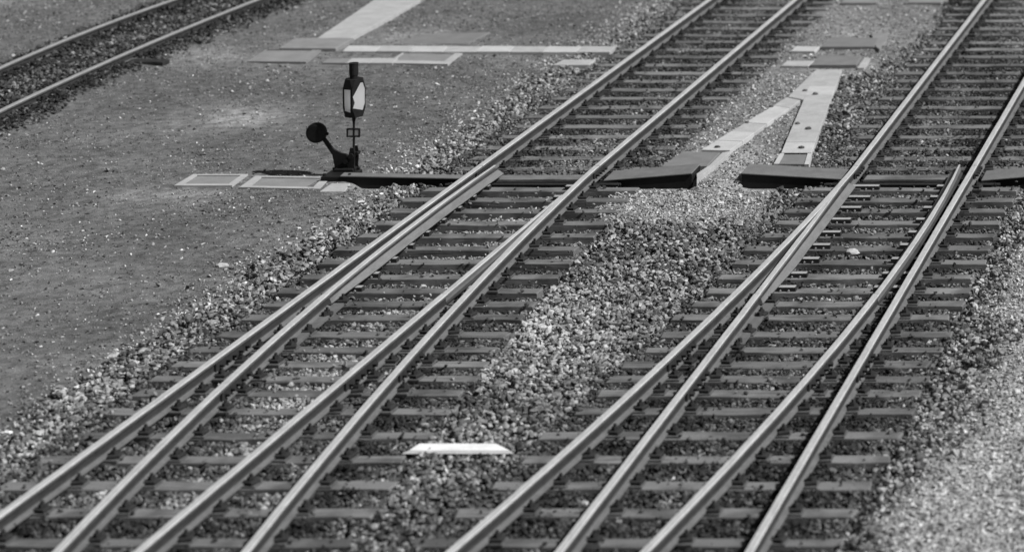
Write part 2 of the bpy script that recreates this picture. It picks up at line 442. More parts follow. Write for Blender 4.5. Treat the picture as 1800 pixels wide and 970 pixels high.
def inner_rails(t, o, toes, heel):
    for fn, toe, side in toes:
        tp = lambda y, toe=toe: 0.30 + 0.70 * min(1, max(0, (toe - y) / 2.6))
        p = blade_profile(side)
        tops = {7, 8, 9} if side > 0 else {len(p) - 2 - i for i in (7, 8, 9)}
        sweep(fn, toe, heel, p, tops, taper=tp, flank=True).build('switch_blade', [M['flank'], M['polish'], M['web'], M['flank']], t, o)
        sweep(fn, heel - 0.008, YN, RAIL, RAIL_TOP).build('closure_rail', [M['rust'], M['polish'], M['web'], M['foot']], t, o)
        mb = MB(); ya, yb = heel - 1.35, heel + 0.12
        mb.prism([(float(fn(ya)) + side * 0.03, ya, 0.034), (float(fn(ya)) + side * 0.135, ya, 0.034), (float(fn(yb)) + side * 0.15, yb, 0.034), (float(fn(yb)) + side * 0.03, yb, 0.034)], 0.034, 0, 0.004)
        mb.build('heel_plate', M['foot'], t)
        for k in range(3):
            yy = heel - 0.35 - 0.45 * k
            b = MB(); bx = float(fn(yy)) + side * 0.10
            b.tube((bx, yy, 0.034), (bx, yy, 0.075), 0.030, 0.027, 6); b.build('heel_bolt', M['oily'], t)

yh = W(0, 527, 0.1).y
def make_turnout(label, S1, Bl1, Bl2, S2, toe1, toe2, sl_left, sl_right, ch1, ch2, seed):
    random.seed(seed)
    o = Vector((float(S1(33)) + 0.75, 33.0, 0))
    t = thing('railway_turnout', o, label, 'railway turnout', 'railway turnouts side by side in the yard')
    for fn in (S1, S2):
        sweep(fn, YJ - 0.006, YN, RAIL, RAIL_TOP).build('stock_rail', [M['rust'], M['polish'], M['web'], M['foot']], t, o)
    inner_rails(t, o, ((Bl1, toe1, 1), (Bl2, toe2, -1)), yh)
    for i, v in enumerate(rows_near):
        Y = Y_of(v)
        xa = float(S1(Y)) - sl_left - random.uniform(-0.05, 0.07); xb = float(S2(Y)) + sl_right + random.uniform(-0.06, 0.08)
        sl = sleeper(t, xa, xb, Y, random.uniform(0.165, 0.20), random.uniform(-0.004, 0.004), random.uniform(-0.006, 0.0))
        toe_zone = v < 525
        for fn, inner in ((S1, 1), (S2, -1)):
            fasten(sl, float(fn(Y)), Y, (inner,) if toe_zone else ())
        if toe_zone:
            slide_chair(sl, float(S1(Y)), 1, ch1 + (0.0 if v < 400 else 0.0006 * (v - 400)), Y)
            slide_chair(sl, float(S2(Y)), -1, ch2, Y)
        else:
            for fn in (Bl1, Bl2): fasten(sl, float(fn(Y)), Y)
    fishplate(t, S1, W(0, 622, 0.1).y, 0.8, 5); fishplate(t, S2, W(0, 640, 0.1).y, 0.8, 5)
    fishplate(t, Bl1, W(0, 672, 0.1).y, 0.8, 5); fishplate(t, Bl2, W(0, 655, 0.1).y, 0.8, 5)
    # the rods that throw the blades lie in an open trough between the rails
    for k, (yy, z) in enumerate(((33.80, -0.01), (33.90, -0.03))):
        mb = MB(); mb.tube((float(S1(yy)) - 0.35, yy, z), (float(S2(yy)) + 0.35, yy, z), 0.018, 0.018, 8)
        mb.build('stretcher_rod', M['oily'], t)
    x0, x1 = float(S1(34.05)) + 0.10, float(S2(34.05)) - 0.10
    mb = MB(); mb.box(x0, x1, 34.03, 34.27, -0.13, 0.0, 0, 0.008); mb.build('trough_beam', woods[0], t)
    x0, x1 = float(S1(34.0)) - 0.28, float(S2(34.0)) + 0.28
    mb = MB(); mb.box(x0, x1, TROUGH[0], TROUGH[1], -0.26, -0.20, 0, 0.004); mb.box(x0, x1, 34.012, 34.028, -0.22, -0.03, 0, 0.002)
    mb.build('rod_trough', M['black'], t)
    return t

make_turnout('railway turnout with the lantern switch stand beside it, open blade towards the stand', LA, LB, LC, LD, W(858, 297, 0.12).y, W(1012, 345, 0.15).y, 0.55, 0.64, 0.30, 0.25, 21)
make_turnout('railway turnout nearest the pale fine gravel, its rails fanning away from the stand', RE, RF, RG, RH, W(1490, 316, 0.15).y, W(1684, 296, 0.12).y, 0.52, 0.64, 0.40, 0.40, 22)

def make_track(label, L1, L2, y0, y1, rows, ov, seed, joint=True, dz=0.0, head='polish'):
    random.seed(seed)
    o = Vector((float(L1(y0)) + 0.75, (y0 + y1) / 2 if not joint else y0 + 2, 0))
    t = thing('railway_track', o, label, 'railway track', 'plain railway tracks across the yard')
    for fn in (L1, L2):
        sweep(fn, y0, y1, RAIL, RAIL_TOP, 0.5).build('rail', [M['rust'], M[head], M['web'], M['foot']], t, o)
        if joint: fishplate(t, fn, y0 + 0.02, 0.5, 4)
    for Y in rows:
        Y += random.uniform(-0.03, 0.03)
        xa, xb = float(L1(Y)) - ov - random.uniform(-0.05, 0.08), float(L2(Y)) + ov + random.uniform(-0.06, 0.08)
        sl = sleeper(t, xa, xb, Y, random.uniform(0.165, 0.205), random.uniform(-0.006, 0.006), -0.012 + random.uniform(-0.012, 0.0) + dz)
        for fn in (L1, L2): fasten(sl, float(fn(Y)), Y)
    return t
make_track('plain track running on beyond the turnout that has the switch stand', LA, LC, YJ + 0.006, YF, rows_far, 0.53, 31)
make_track('plain track running on beyond the turnout nearest the pale fine gravel', RF, RH, YJ + 0.006, YF, rows_far, 0.53, 32)
siding = make_track('lone weedy siding track far off across the dark soil, no switch', U1, U2, 34.5, YF, list(np.arange(34.8, YF - 1, 0.66)), 0.40, 33, False, -0.060, 'dull')

ye = W(150, 108, 0.03).y
sleeper(siding, float(U1(ye)) + 0.1, float(U2(ye)) + 0.6, ye, 0.24, 0.0, 0.042)
SIDING_BEAM = [(float(U1(ye)) + 0.1, ye - 0.2), (float(U2(ye)) + 0.6, ye - 0.2), (float(U2(ye)) + 0.6, ye + 0.15), (float(U1(ye)) + 0.1, ye + 0.15)]
siding.children[-1].data.materials[0] = M['oily']

# ------------------------------------------------------------------ ballast and grit (nobody could count it)
def stone_collection(name, mat, count, npts, flat):
    c = bpy.data.collections.new(name)
    for k in range(count):
        bm = bmesh.new(); r = random.Random(100 + k)
        for _ in range(npts):
            v = Vector((r.gauss(0, 1), r.gauss(0, 1), r.gauss(0, 1))).normalized() * r.uniform(0.8, 1.1)
            bm.verts.new((v.x * 1.25, v.y * 0.95, v.z * flat))
        h = bmesh.ops.convex_hull(bm, input=bm.verts)
        bmesh.ops.delete(bm, geom=[g for g in h['geom_interior'] if isinstance(g, bmesh.types.BMVert)], context='VERTS')
        me = bpy.data.meshes.new(name + '_shape'); bm.to_mesh(me); bm.free(); me.materials.append(mat)
        c.objects.link(bpy.data.objects.new('stone', me))
    return c
STONES = stone_collection('ballast_stones', M['stone'], 14, 13, 0.75)
GRAINS = stone_collection('grit_grains', M['stone'], 6, 9, 0.8)

def scatter(name, coll, ncoll, X, Y, Z, size, tone, label):
    n = len(X)
    me = bpy.data.meshes.new(name)
    me.vertices.add(n); me.vertices.foreach_set('co', np.stack([X, Y, Z], -1).ravel().astype(np.float32))
    me.attributes.new('tone', 'FLOAT', 'POINT').data.foreach_set('value', tone.astype(np.float32))
    rot = rng.uniform(0, 2 * np.pi, (n, 3)); rot[:, :2] = rng.normal(0, 0.5, (n, 2))
    me.attributes.new('rot', 'FLOAT_VECTOR', 'POINT').data.foreach_set('vector', rot.ravel().astype(np.float32))
    scl = size[:, None] * rng.uniform(0.75, 1.25, (n, 3))
    me.attributes.new('scl', 'FLOAT_VECTOR', 'POINT').data.foreach_set('vector', scl.ravel().astype(np.float32))
    me.attributes.new('vid', 'INT', 'POINT').data.foreach_set('value', rng.integers(0, ncoll, n).astype(np.int32))
    me.materials.append(M['stone'])
    o = place(name, me, (0, 0, 0)); tag(o, label, None, None, 'stuff')
    g = bpy.data.node_groups.new(name, 'GeometryNodeTree')
    g.interface.new_socket('Geometry', in_out='INPUT', socket_type='NodeSocketGeometry'); g.interface.new_socket('Geometry', in_out='OUTPUT', socket_type='NodeSocketGeometry')
    N, Lk = g.nodes, g.links
    gi, go = N.new('NodeGroupInput'), N.new('NodeGroupOutput')
    iop = N.new('GeometryNodeInstanceOnPoints'); ci = N.new('GeometryNodeCollectionInfo')
    ci.inputs['Collection'].default_value = coll; ci.inputs['Separate Children'].default_value = True; ci.inputs['Reset Children'].default_value = True
    iop.inputs['Pick Instance'].default_value = True
    def att(nm, dt):
        a = N.new('GeometryNodeInputNamedAttribute'); a.data_type = dt; a.inputs['Name'].default_value = nm; return a.outputs['Attribute']
    Lk.new(gi.outputs[0], iop.inputs['Points']); Lk.new(ci.outputs[0], iop.inputs['Instance'])
    Lk.new(att('vid', 'INT'), iop.inputs['Instance Index']); Lk.new(att('rot', 'FLOAT_VECTOR'), iop.inputs['Rotation']); Lk.new(att('scl', 'FLOAT_VECTOR'), iop.inputs['Scale'])
    Lk.new(iop.outputs[0], go.inputs[0])
    md = o.modifiers.new('scatter', 'NODES'); md.node_group = g
    return o

def in_view(x, y, mx=190, my=70):
    return (x > -mx) & (x < 1800 + mx) & (y > -my) & (y < 970 + my + 40)

def sample(density):
    x0, x1, y0, y1 = -26.5, 1.0, 19.5, 52.0
    n = int((x1 - x0) * (y1 - y0) * density)
    X, Y = rng.uniform(x0, x1, n), rng.uniform(y0, y1, n)
    x, y = PX(X, Y, -0.05); k = in_view(x, y)
    return X[k], Y[k], x[k], y[k]

FOOT = [SIDING_BEAM]                                          # plan outlines of what the stones must keep off: filled below
def inside_poly(X, Y, poly):
    r = np.zeros(len(X), bool); n = len(poly)
    for i in range(n):
        a, b = poly[i], poly[(i + 1) % n]
        c = ((a[1] > Y) != (b[1] > Y))
        with np.errstate(divide='ignore', invalid='ignore'):
            r ^= c & (X < (b[0] - a[0]) * (Y - a[1]) / (b[1] - a[1] + 1e-12) + a[0])
    return r

def stones_all():
    # --- coarse ballast
    X, Y, x, y = sample(1150)
    coarse, fine, gap, patch, up = zones(X, Y)
    p = np.maximum(coarse * (1 - 0.75 * patch), 0.45 * up)
    p = p * (0.72 + 0.5 * vnoise(X, Y, 2.2, 12))
    k = rng.random(len(X)) < np.clip(p, 0, 1)
    X, Y, x, y, coarse, up, patch = X[k], Y[k], x[k], y[k], coarse[k], up[k], patch[k]
    tr = (Y > TROUGH[0] - 0.03) & (Y < TROUGH[1] + 0.28) & (((X > LA(Y) - 0.25) & (X < LC(Y) + 0.25)) | ((X > RF(Y) - 0.25) & (X < RH(Y) + 0.25)))
    k = ~tr
    for poly in FOOT: k &= ~inside_poly(X, Y, poly)
    X, Y, x, y, coarse, up, patch = X[k], Y[k], x[k], y[k], coarse[k], up[k], patch[k]
    size = np.minimum(rng.gamma(6, 0.0034, len(X)) + 0.004, 0.042)
    on_track = ((X > LA(Y) - 0.65) & (X < LD(Y) + 0.7)) | ((X > RE(Y) - 0.6) & (X < RH(Y) + 0.7))
    left_track = on_track & (X < LD(Y) + 0.8)
    should = (~on_track) & (x < interp_px(ED_L, y) + 150) & (coarse > 0.3)
    Z = ground_z(X, Y) + size * 0.3 + rng.random(len(X)) ** 1.4 * 0.07 - 0.01
    Z += np.where(should, 0.030, 0) + np.where((~on_track) & ~should & (y > 400), 0.045, 0)
    toe = sstep(300, 330, y) * (1 - sstep(470, 620, y))
    cap = -0.007 - toe * np.where(left_track, 0.052, 0.030) - 0.016 * (1 - sstep(200, 300, y)) + 0.035 * sstep(0.40, 0.66, LA(Y) - X)
    cap = cap + (vnoise(X, Y, 1.6, 21) - 0.5) * 0.022
    Zt = cap - rng.random(len(X)) ** 1.5 * 0.05 - size * 0.8
    Z = np.where(on_track, Zt, Z)
    stray = on_track & (rng.random(len(X)) < 0.02)
    Z = np.where(stray, 0.002 + size * 0.3, Z); size = np.where(stray, size * 0.7, size)
    # --- tone: pale clean shoulder by the soil, cribs dark from oil and painted-in shade
    clump = vnoise(X, Y, 0.9, 13); fc = vnoise(X, Y, 3.0, 14)
    med = 0.125 + 0.10 * (clump - 0.5)
    med = np.where(should, 0.175, med)
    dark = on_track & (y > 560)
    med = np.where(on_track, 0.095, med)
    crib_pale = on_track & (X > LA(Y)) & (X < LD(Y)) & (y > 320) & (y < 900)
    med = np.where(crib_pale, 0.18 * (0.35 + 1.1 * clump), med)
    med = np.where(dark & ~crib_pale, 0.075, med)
    med = np.where((~on_track) & (x > 1550) & (y > 420), 0.17, med)
    pale_mid = 1.2 * np.exp(-(((x - 960) / 120) ** 2 + ((y - 600) / 130) ** 2)); med = med + 0.10 * pale_mid * (~on_track)
    med = med + 0.07 * patch
    med = np.where(up > coarse, 0.07, med)
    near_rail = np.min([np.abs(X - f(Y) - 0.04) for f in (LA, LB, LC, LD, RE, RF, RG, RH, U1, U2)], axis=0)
    med = med * (0.35 + 0.65 * sstep(0.12, 0.5, near_rail))  # oil and shade beside the rails, both put into the stone tone
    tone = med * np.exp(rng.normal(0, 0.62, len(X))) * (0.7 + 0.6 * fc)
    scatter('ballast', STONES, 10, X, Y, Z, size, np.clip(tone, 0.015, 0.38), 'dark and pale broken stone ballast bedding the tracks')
    # --- fine pale gravel beside the right hand turnout, and small stones between
    X, Y, x, y = sample(1500)
    coarse, fine, gap, patch, up = zones(X, Y)
    p = np.clip(fine * 0.8 * (x > 1200), 0, 1) + 0.55 * patch + 0.05 * gap * (y < 130) + 0.2 * gap * (y >= 130)
    k = rng.random(len(X)) < p
    for poly in FOOT: k &= ~inside_poly(X, Y, poly)
    X, Y, fine, patch = X[k], Y[k], fine[k], patch[k]
    size = rng.gamma(5, 0.0022, len(X)) + 0.005
    tone = 0.31 * np.exp(rng.normal(0, 0.4, len(X)))
    scatter('fine_gravel', GRAINS, 4, X, Y, ground_z(X, Y) + size * 0.3, size, np.clip(tone, 0.05, 0.5), 'pale fine gravel strewn beside the tracks')
    # --- grit and the odd pale pebble on the soil
    X, Y, x, y = sample(420)
    coarse, fine, gap, patch, up = zones(X, Y)
    dens = 0.30 + 0.8 * vnoise(X, Y, 0.8, 15) ** 2 + 0.8 * np.exp(-((x - interp_px(ED_L, y)) / 90) ** 2)
    k = (rng.random(len(X)) < dens * (1 - coarse) * (1 - 0.6 * fine)) & (x < 1760)
    for poly in FOOT: k &= ~inside_poly(X, Y, poly)
    X, Y, x, y = X[k], Y[k], x[k], y[k]
    size = rng.gamma(3, 0.0024, len(X)) + 0.003
    near = np.exp(-((x - interp_px(ED_L, y)) / 70) ** 2)
    size *= 1 + 0.6 * near
    tone = 0.15 * np.exp(rng.normal(0, 0.6, len(X))) * (1 + 0.8 * near)
    scatter('grit', GRAINS, 4, X, Y, ground_z(X, Y) + size * 0.3, size, np.clip(tone, 0.03, 0.6), 'loose grit and small pebbles on the yard soil')

# ------------------------------------------------------------------ concrete: cable ducts, hatches, slabs
def footprint(q, grow=0.02):
    c = sum((Vector(p) for p in q), Vector()) / len(q)
    FOOT.append([((p[0] - c.x) * (1 + grow) + c.x, (p[1] - c.y) * (1 + grow) + c.y) for p in q])

def quad(px, z): return [W(x, y, z) for x, y in px]

def duct(label, px, z, n, mats, group='concrete cable ducts let into the yard', seed=1, cat='cable duct'):
    """run of loose concrete lids; px = the four corners of the run, n lids from first edge (0,1) to last edge (3,2)"""
    r = random.Random(seed)
    q = quad(px, z); footprint(q)
    o = sum(q, Vector()) / 4; o.z = z - 0.08
    t = thing('cable_duct', o, label, cat, group)
    for i in range(n):
        a, b = i / n, (i + 1) / n
        g = 0.004 / max(0.2, (q[0] - q[3]).length)
        dz = Vector((0, 0, r.uniform(-0.004, 0.003)))
        c = [q[0].lerp(q[3], a + g) + dz, q[1].lerp(q[2], a + g) + dz, q[1].lerp(q[2], b - g) + dz, q[0].lerp(q[3], b - g) + dz]
        mb = MB(); mb.prism(c, 0.10, 0, 0.004); mb.build('duct_lid', M[r.choice(mats)], t)
    return t

def hatch(label, px, z, rim, panel, group='framed concrete hatches let into the soil', sides=(0.10, 0.10, 0.14, 0.10)):
    q = quad(px, z); footprint(q)                   # corners: far left, far right, near right, near left
    o = sum(q, Vector()) / 4; o.z = z - 0.08
    t = thing('concrete_hatch', o, label, 'hatch', group)
    f, r_, n_, l = sides
    P = lambda u, v: q[0].lerp(q[1], u).lerp(q[3].lerp(q[2], u), v)
    inn = [P(l, f), P(1 - r_, f), P(1 - r_, 1 - n_), P(l, 1 - n_)]
    mb = MB(); D = Vector((0, 0, 0.11))
    V = q + inn + [p - D for p in q] + [p - D for p in inn]
    Fc = []
    for i in range(4):
        j = (i + 1) % 4
        Fc += [(i, j, 4 + j, 4 + i), (8 + i, 8 + j, j, i), (4 + i, 4 + j, 12 + j, 12 + i)]
    mb.add(V, Fc); mb.build('frame', M[rim], t)
    mb = MB(); e = 0.012
    mb.prism([P(l + e, f + e) - Vector((0, 0, 0.012)), P(1 - r_ - e, f + e) - Vector((0, 0, 0.012)), P(1 - r_ - e, 1 - n_ - e) - Vector((0, 0, 0.012)), P(l + e, 1 - n_ - e) - Vector((0, 0, 0.012))], 0.07, 0, 0.005)
    mb.build('cover_panel', M[panel], t)
    return t

def slab(label, px, z, mat, group='loose concrete slabs lying in the yard', depth=0.10, cat='slab'):
    q = quad(px, z); footprint(q)
    mb = MB(); mb.prism(q, depth, 0, 0.008)
    o = mb.build('concrete_slab', M[mat]); tag(o, label, cat, group)
    return o

hatch('framed hatch farthest from the switch stand, second from its foot', [(340, 306), (436, 306), (408, 326), (306, 326)], -0.025, 'concrete2', 'slab')
hatch('framed hatch next to the foot of the switch stand', [(449, 309), (582, 311), (562, 332), (421, 329)], -0.025, 'concrete2', 'slab')
slab('small pale slab against the black foot of the switch stand', [(583, 322), (616, 322), (606, 336), (562, 336)], -0.012, 'concrete2')
hatch('grey hatch with one pale edge, below the broad slab walk', [(468, 87), (566, 87), (538, 109), (434, 108)], 0.0, 'slab', 'slab', sides=(0.02, 0.16, 0.03, 0.02))
slab('broad grey slab across the foot of the pale slab walk', [(518, 67), (622, 67), (590, 85), (490, 84.5)], 0.03, 'slab')
duct('broad pale walk of slabs running away beyond the hatches', [(745, -60 + 0), (848, -60), (614, 69), (554, 70)], 0.02, 10, ['concrete2', 'slab', 'concrete2'], seed=3)
duct('long narrow pale duct running straight across to the track', [(612, 80.5), (602, 90), (1072, 92), (1082, 82)], 0.015, 8, ['concrete', 'concrete2', 'concrete2'], seed=4)
duct('short pale duct strip behind the lantern chimney', [(577, 103), (567, 110.5), (690, 111), (700, 102.5)], 0.0, 3, ['concrete2', 'slab'], seed=5)
hatch('hatch with a pale near edge, at the end of the short duct strip', [(709, 91.5), (813, 94), (787, 113), (680, 111)], -0.01, 'concrete2', 'slab', sides=(0.03, 0.12, 0.25, 0.03))
slab('faint worn slab flush with the soil behind the long narrow duct', [(744, 60), (862, 57), (824, 76.5), (692, 78)], -0.030, 'darkslab')
slab('short pale slab beside the ballast below the long narrow duct', [(990, 105), (1047, 105), (1036, 114), (972, 114)], 0.0, 'concrete2')
slab('pale slab between the plain track and the upper dark slab', [(1399, 81.5), (1441, 82), (1432, 90), (1390, 89.5)], 0.0, 'concrete')
slab('pale slab between the plain track and the lower dark slab', [(1383, 107), (1432, 107), (1421, 116), (1373, 115.5)], 0.0, 'concrete2')
slab('lower dark slab at the head of the forked duct', [(1443, 97), (1515, 99), (1505, 114), (1424, 114)], 0.012, 'darkslab', depth=0.07)
slab('upper dark slab beside the broken pale kerb piece', [(1460, 65), (1545, 67), (1537, 82), (1444, 82)], 0.012, 'darkslab', depth=0.07)
slab('broken pale kerb piece beside the upper dark slab', [(1531, 58), (1546, 57), (1560, 60), (1558, 74), (1550, 79), (1546, 87), (1540, 83)], 0.01, 'slab')
slab('narrow pale edge piece beside the lower dark slab', [(1520, 101), (1530, 102), (1519, 119), (1507, 119)], 0.0, 'concrete2')
slab('far grey slab at the upper edge, on the plain track side', [(1490, -14), (1549, -14), (1541, 5), (1478, 5)], 0.0, 'slab')
slab('far grey slab at the upper edge, beside the outer track', [(1612, -14), (1674, -14), (1653, 4.5), (1595, 4.5)], 0.0, 'slab')
duct('steeper branch of the forked pale duct, ending in a dark lid', [(1435, 122), (1480, 122), (1426, 268), (1373, 268)], 0.014, 9, ['concrete', 'concrete2', 'concrete2'], seed=8)
duct('slanting branch of the forked pale duct, ending at the black rod cover', [(1383, 171), (1407, 176), (1283, 264), (1233, 263)], 0.014, 6, ['concrete', 'concrete2', 'concrete'], seed=9)
slab('wedge shaped pale slab where the two duct branches meet', [(1434.5, 123.5), (1433, 124), (1385.5, 170), (1409.5, 174.8), (1412.5, 175)], 0.014, 'concrete2')
hatch('dark lid in a pale rim at the near end of the steeper duct branch', [(1371, 269.5), (1427, 269.5), (1422, 289), (1360, 288)], 0.02, 'concrete', 'darkslab', sides=(0.0, 0.13, 0.0, 0.13))
slab('dark slab between the slanting duct branch and the black rod cover', [(1200, 266.5), (1231, 266.5), (1266, 268), (1243, 291.5), (1163, 291.5)], 0.025, 'darkslab')
slab('pale concrete side wall at the end of the black rod cover', [(1284, 265.5), (1274, 276), (1244, 300), (1225, 314), (1224, 306), (1247, 290), (1270, 268)], 0.02, 'concrete2', depth=0.15)

# ------------------------------------------------------------------ rod covers beside the rails
def rod_cover(label, xl, zl, xr, zr, yf=34.05, yb=34.50):
    o = Vector(((xl + xr) / 2, yf, -0.12))
    t = thing('rod_cover', o, label, 'rod cover', 'sheet steel covers over the switch rods')
    FOOT.append([(xl, yf - 0.16), (xr, yf - 0.16), (xr, yb), (xl, yb)])
    th = 0.012
    mb = MB()
    V = [(xl, yf - 0.015, zl), (xr, yf - 0.015, zr), (xr, yb, zr + 0.01), (xl, yb, zl + 0.01)]
    mb.prism(V, th, 0, 0.003); mb.build('top_plate', M['cover'], t)
    mb = MB()
    for (a, b, c, d, za, zb) in ((xl, xr, yf, yf + 0.01, zl, zr),):
        n = 2
        mb.add([(a, c, za - th), (b, c, zb - th), (b, d, zb - th), (a, d, za - th), (a, c, -0.16), (b, c, -0.16), (b, d, -0.16), (a, d, -0.16)],
               [(0, 1, 2, 3), (4, 5, 1, 0), (5, 6, 2, 1), (6, 7, 3, 2), (7, 4, 0, 3)])
    mb.build('front_plate', M['black'], t)
    mb = MB()
    for a, z in ((xl, zl), (xr, zr)):
        s = 0.01 if a == xl else -0.01
        x0, x1 = sorted((a, a + s))
        mb.box(x0, x1, yf + 0.011, yb - 0.005, -0.16, z - th - 0.001, 0, 0.001)
    mb.build('end_plate', M['black'], t)
    return t
X_at = lambda px: W(px, 310, 0.0).x
rod_cover('black fronted rod cover from the switch stand to the first rail', X_at(606), 0.045, float(LA(34.2)) - 0.09, 0.01, 34.05, 34.17)
rod_cover('black fronted rod cover between the first turnout and the forked duct', float(LC(34.2)) + 0.09, -0.012, X_at(1221), 0.08)
rod_cover('black fronted rod cover between the forked duct and the second turnout', X_at(1308), 0.08, float(RF(34.2)) - 0.09, 0.0)
rod_cover('black fronted rod cover on the outer side of the second turnout', float(RH(34.2)) + 0.09, -0.012, X_at(1860), 0.07)

# ------------------------------------------------------------------ white fouling mark
def marker():
    t = thing('clearance_marker', W(803, 795, -0.05), 'long white painted marker board with sloped ends lying in ballast', 'marker board')
    zt = 0.035
    q = [W(735, 778, zt), W(873, 778, zt), W(903, 789, zt - 0.02), W(895, 795, zt - 0.03), W(705, 793, zt - 0.03)]
    footprint(q, -0.3)
    mb = MB()
    yb, yf = W(0, 779, zt).y, W(0, 788.5, zt).y
    xl, xr = W(706, 792, zt).x, W(902, 792, zt).x
    xa, xb = W(737, 779, zt).x, W(872, 779, zt).x
    # ridge board: flat top with hipped ends
    V = [(xa, yb, zt), (xb, yb, zt), (xr - 0.05, yf, zt - 0.012), (xl + 0.05, yf, zt - 0.012),
         (xl - 0.02, yf - 0.012, -0.005), (xr, yf - 0.012, -0.005), (xr + 0.03, yf + 0.02, -0.07), (xb + 0.10, yb + 0.03, -0.07), (xa - 0.10, yb + 0.03, -0.07), (xl - 0.03, yf, -0.07)]
    Fc = [(0, 3, 2, 1), (3, 4, 5, 2), (2, 5, 6), (2, 6, 7, 1), (1, 7, 8, 0), (0, 8, 9, 3), (3, 9, 4)]
    mb.add(V, Fc); mb.build('board', M['white'], t)
    mb = MB()
    mb.box(xl + 0.12, xl + 0.22, yf - 0.015, yb, -0.12, -0.022, 0, 0.006); mb.build('foot', M['oily'], t)
    mb = MB(); mb.box(xr - 0.22, xr - 0.12, yf - 0.015, yb, -0.12, -0.022, 0, 0.006); mb.build('foot', M['oily'], t)
marker()

# ------------------------------------------------------------------ switch stand with lantern
def stand():
    base = W(620, 303.5, 0.0); X0, Y0 = base.x, base.y
    t = thing('switch_stand', (X0, Y0, -0.05), 'black switch stand with white paned lantern and round counterweight', 'switch stand')
    k = Y0 / F                                      # metres per photograph pixel here
    Xp = lambda px: X0 + (px - 620) * k
    Zp = lambda py: (303.5 - py) * k
    mb = MB()
    mb.box(Xp(582), Xp(634), Y0 - 0.345, Y0 + 0.06, -0.14, 0.035, 0, 0.012)
    mb.box(Xp(592), Xp(626), Y0 - 0.12, Y0 + 0.05, 0.035, 0.075, 0, 0.012)
    for sx in (586, 630):
        for sy in (-0.3, 0.02): mb.tube((Xp(sx), Y0 + sy, 0.035), (Xp(sx), Y0 + sy, 0.06), 0.02, 0.02, 6)
    mb.build('base', M['black'], t)
    FOOT.append([(Xp(580), Y0 - 0.38), (Xp(636), Y0 - 0.38), (Xp(636), Y0 + 0.16), (Xp(580), Y0 + 0.16)])
    # bearing bracket: two legs straddling the mast
    mb = MB()
    def plate(pts2, y0, y1):
        n = len(pts2)
        a = [Vector((Xp(x), Y0 + y0, Zp(y))) for x, y in pts2]; b = [Vector((Xp(x), Y0 + y1, Zp(y))) for x, y in pts2]
        mb.add(a + b, [tuple(range(n)), tuple(range(2 * n - 1, n - 1, -1))] + [(i, n + i, n + (i + 1) % n, (i + 1) % n) for i in range(n)])
    for yy in (-0.075, 0.055):
        plate([(610, 312), (616, 296), (615, 282), (617, 268), (619, 258), (625, 258), (627, 268), (627, 281), (626, 290), (630, 311), (626, 311), (620, 292), (614, 311)], yy, yy + 0.02)
    mb.tube((Xp(621), Y0 - 0.1, Zp(272)), (Xp(621), Y0 + 0.1, Zp(272)), 0.035, 0.035, 12)
    mb.tube((Xp(612), Y0 - 0.1, Zp(282)), (Xp(612), Y0 + 0.1, Zp(282)), 0.03, 0.03, 10)
    mb.tube((Xp(629), Y0 - 0.05, Zp(269)), (Xp(629), Y0 + 0.05, Zp(269)), 0.022, 0.022, 8)
    mb.build('bracket', M['black'], t)
    # lever: bent arm from the pivot up to the counterweight
    mb = MB()
    plate([(566, 244), (571, 241), (582, 256), (588, 263), (600, 269), (609, 271), (613, 276), (617, 286), (616, 297), (608, 303), (600, 307), (592, 302), (588, 288), (585, 272), (578, 262)], -0.018, 0.018)
    mb.build('lever', M['black'], t)
    mb = MB()
    plate([(590, 298), (598, 288), (612, 288), (619, 298), (621, 311), (588, 311)], -0.05, 0.05)
    mb.build('gear_housing', M['black'], t)
    # counterweight: thick rounded disc
    mb = MB(); c = Vector((Xp(556.5), Y0, Zp(233.5))); R = 17.8 * k; n = 28
    prof = [(-0.055, 0.0), (-0.055, 0.72), (-0.046, 0.9), (-0.028, 0.985), (0, 1.0), (0.028, 0.985), (0.046, 0.9), (0.055, 0.72), (0.055, 0.0)]
    V = []
    for d, r in prof: V += [c + Vector((math.cos(2 * math.pi * i / n) * r * R, d, math.sin(2 * math.pi * i / n) * r * R)) for i in range(n)]
    Fc = []
    for j in range(len(prof) - 1):
        for i in range(n): Fc.append((j * n + i, j * n + (i + 1) % n, (j + 1) * n + (i + 1) % n, (j + 1) * n + i))
    mb.add(V, Fc)
    mb.tube(c + Vector((16.5 * k, 0, -2 * k)), c + Vector((20.5 * k, 0, -2 * k)), 0.022, 0.02, 8)
    mb.build('counterweight', M['black'], t)
    # mast
    mb = MB(); mb.tube((Xp(622), Y0, Zp(300)), (Xp(622), Y0, Zp(200)), 0.016, 0.0145, 10); mb.tube((Xp(622), Y0, Zp(214)), (Xp(622), Y0, Zp(203)), 0.017, 0.03, 10); mb.build('mast', M['black'], t)
    # rectangular loop on the mast
    mb = MB(); x0, x1, z0, z1 = Xp(609.5), Xp(633), Zp(241), Zp(226); b = 0.018; yy = (-0.012, 0.012)
    zz = Y0
    mb.box(x0, x1, zz - 0.014, zz + 0.014, z0, z0 + b, 0, 0.003); mb.box(x0, x1, zz - 0.014, zz + 0.014, z1 - b, z1, 0, 0.003)
    mb.box(x0, x0 + b, zz - 0.0135, zz + 0.0135, z0 + b, z1 - b, 0, 0.001); mb.box(x1 - b, x1, zz - 0.0135, zz + 0.0135, z0 + b, z1 - b, 0, 0.001)
    mb.build('number_frame', M['black'], t)
    mb = MB(); mb.box(x0 + b, x1 - b, zz - 0.004, zz + 0.004, z0 + b, z1 - b, 0, 0.001); mb.build('number_plate', M['white'], t)
    # lantern: square box with chamfered ends, turned; each face carries a milky pane
    ang = math.radians(55.8); s = 0.198
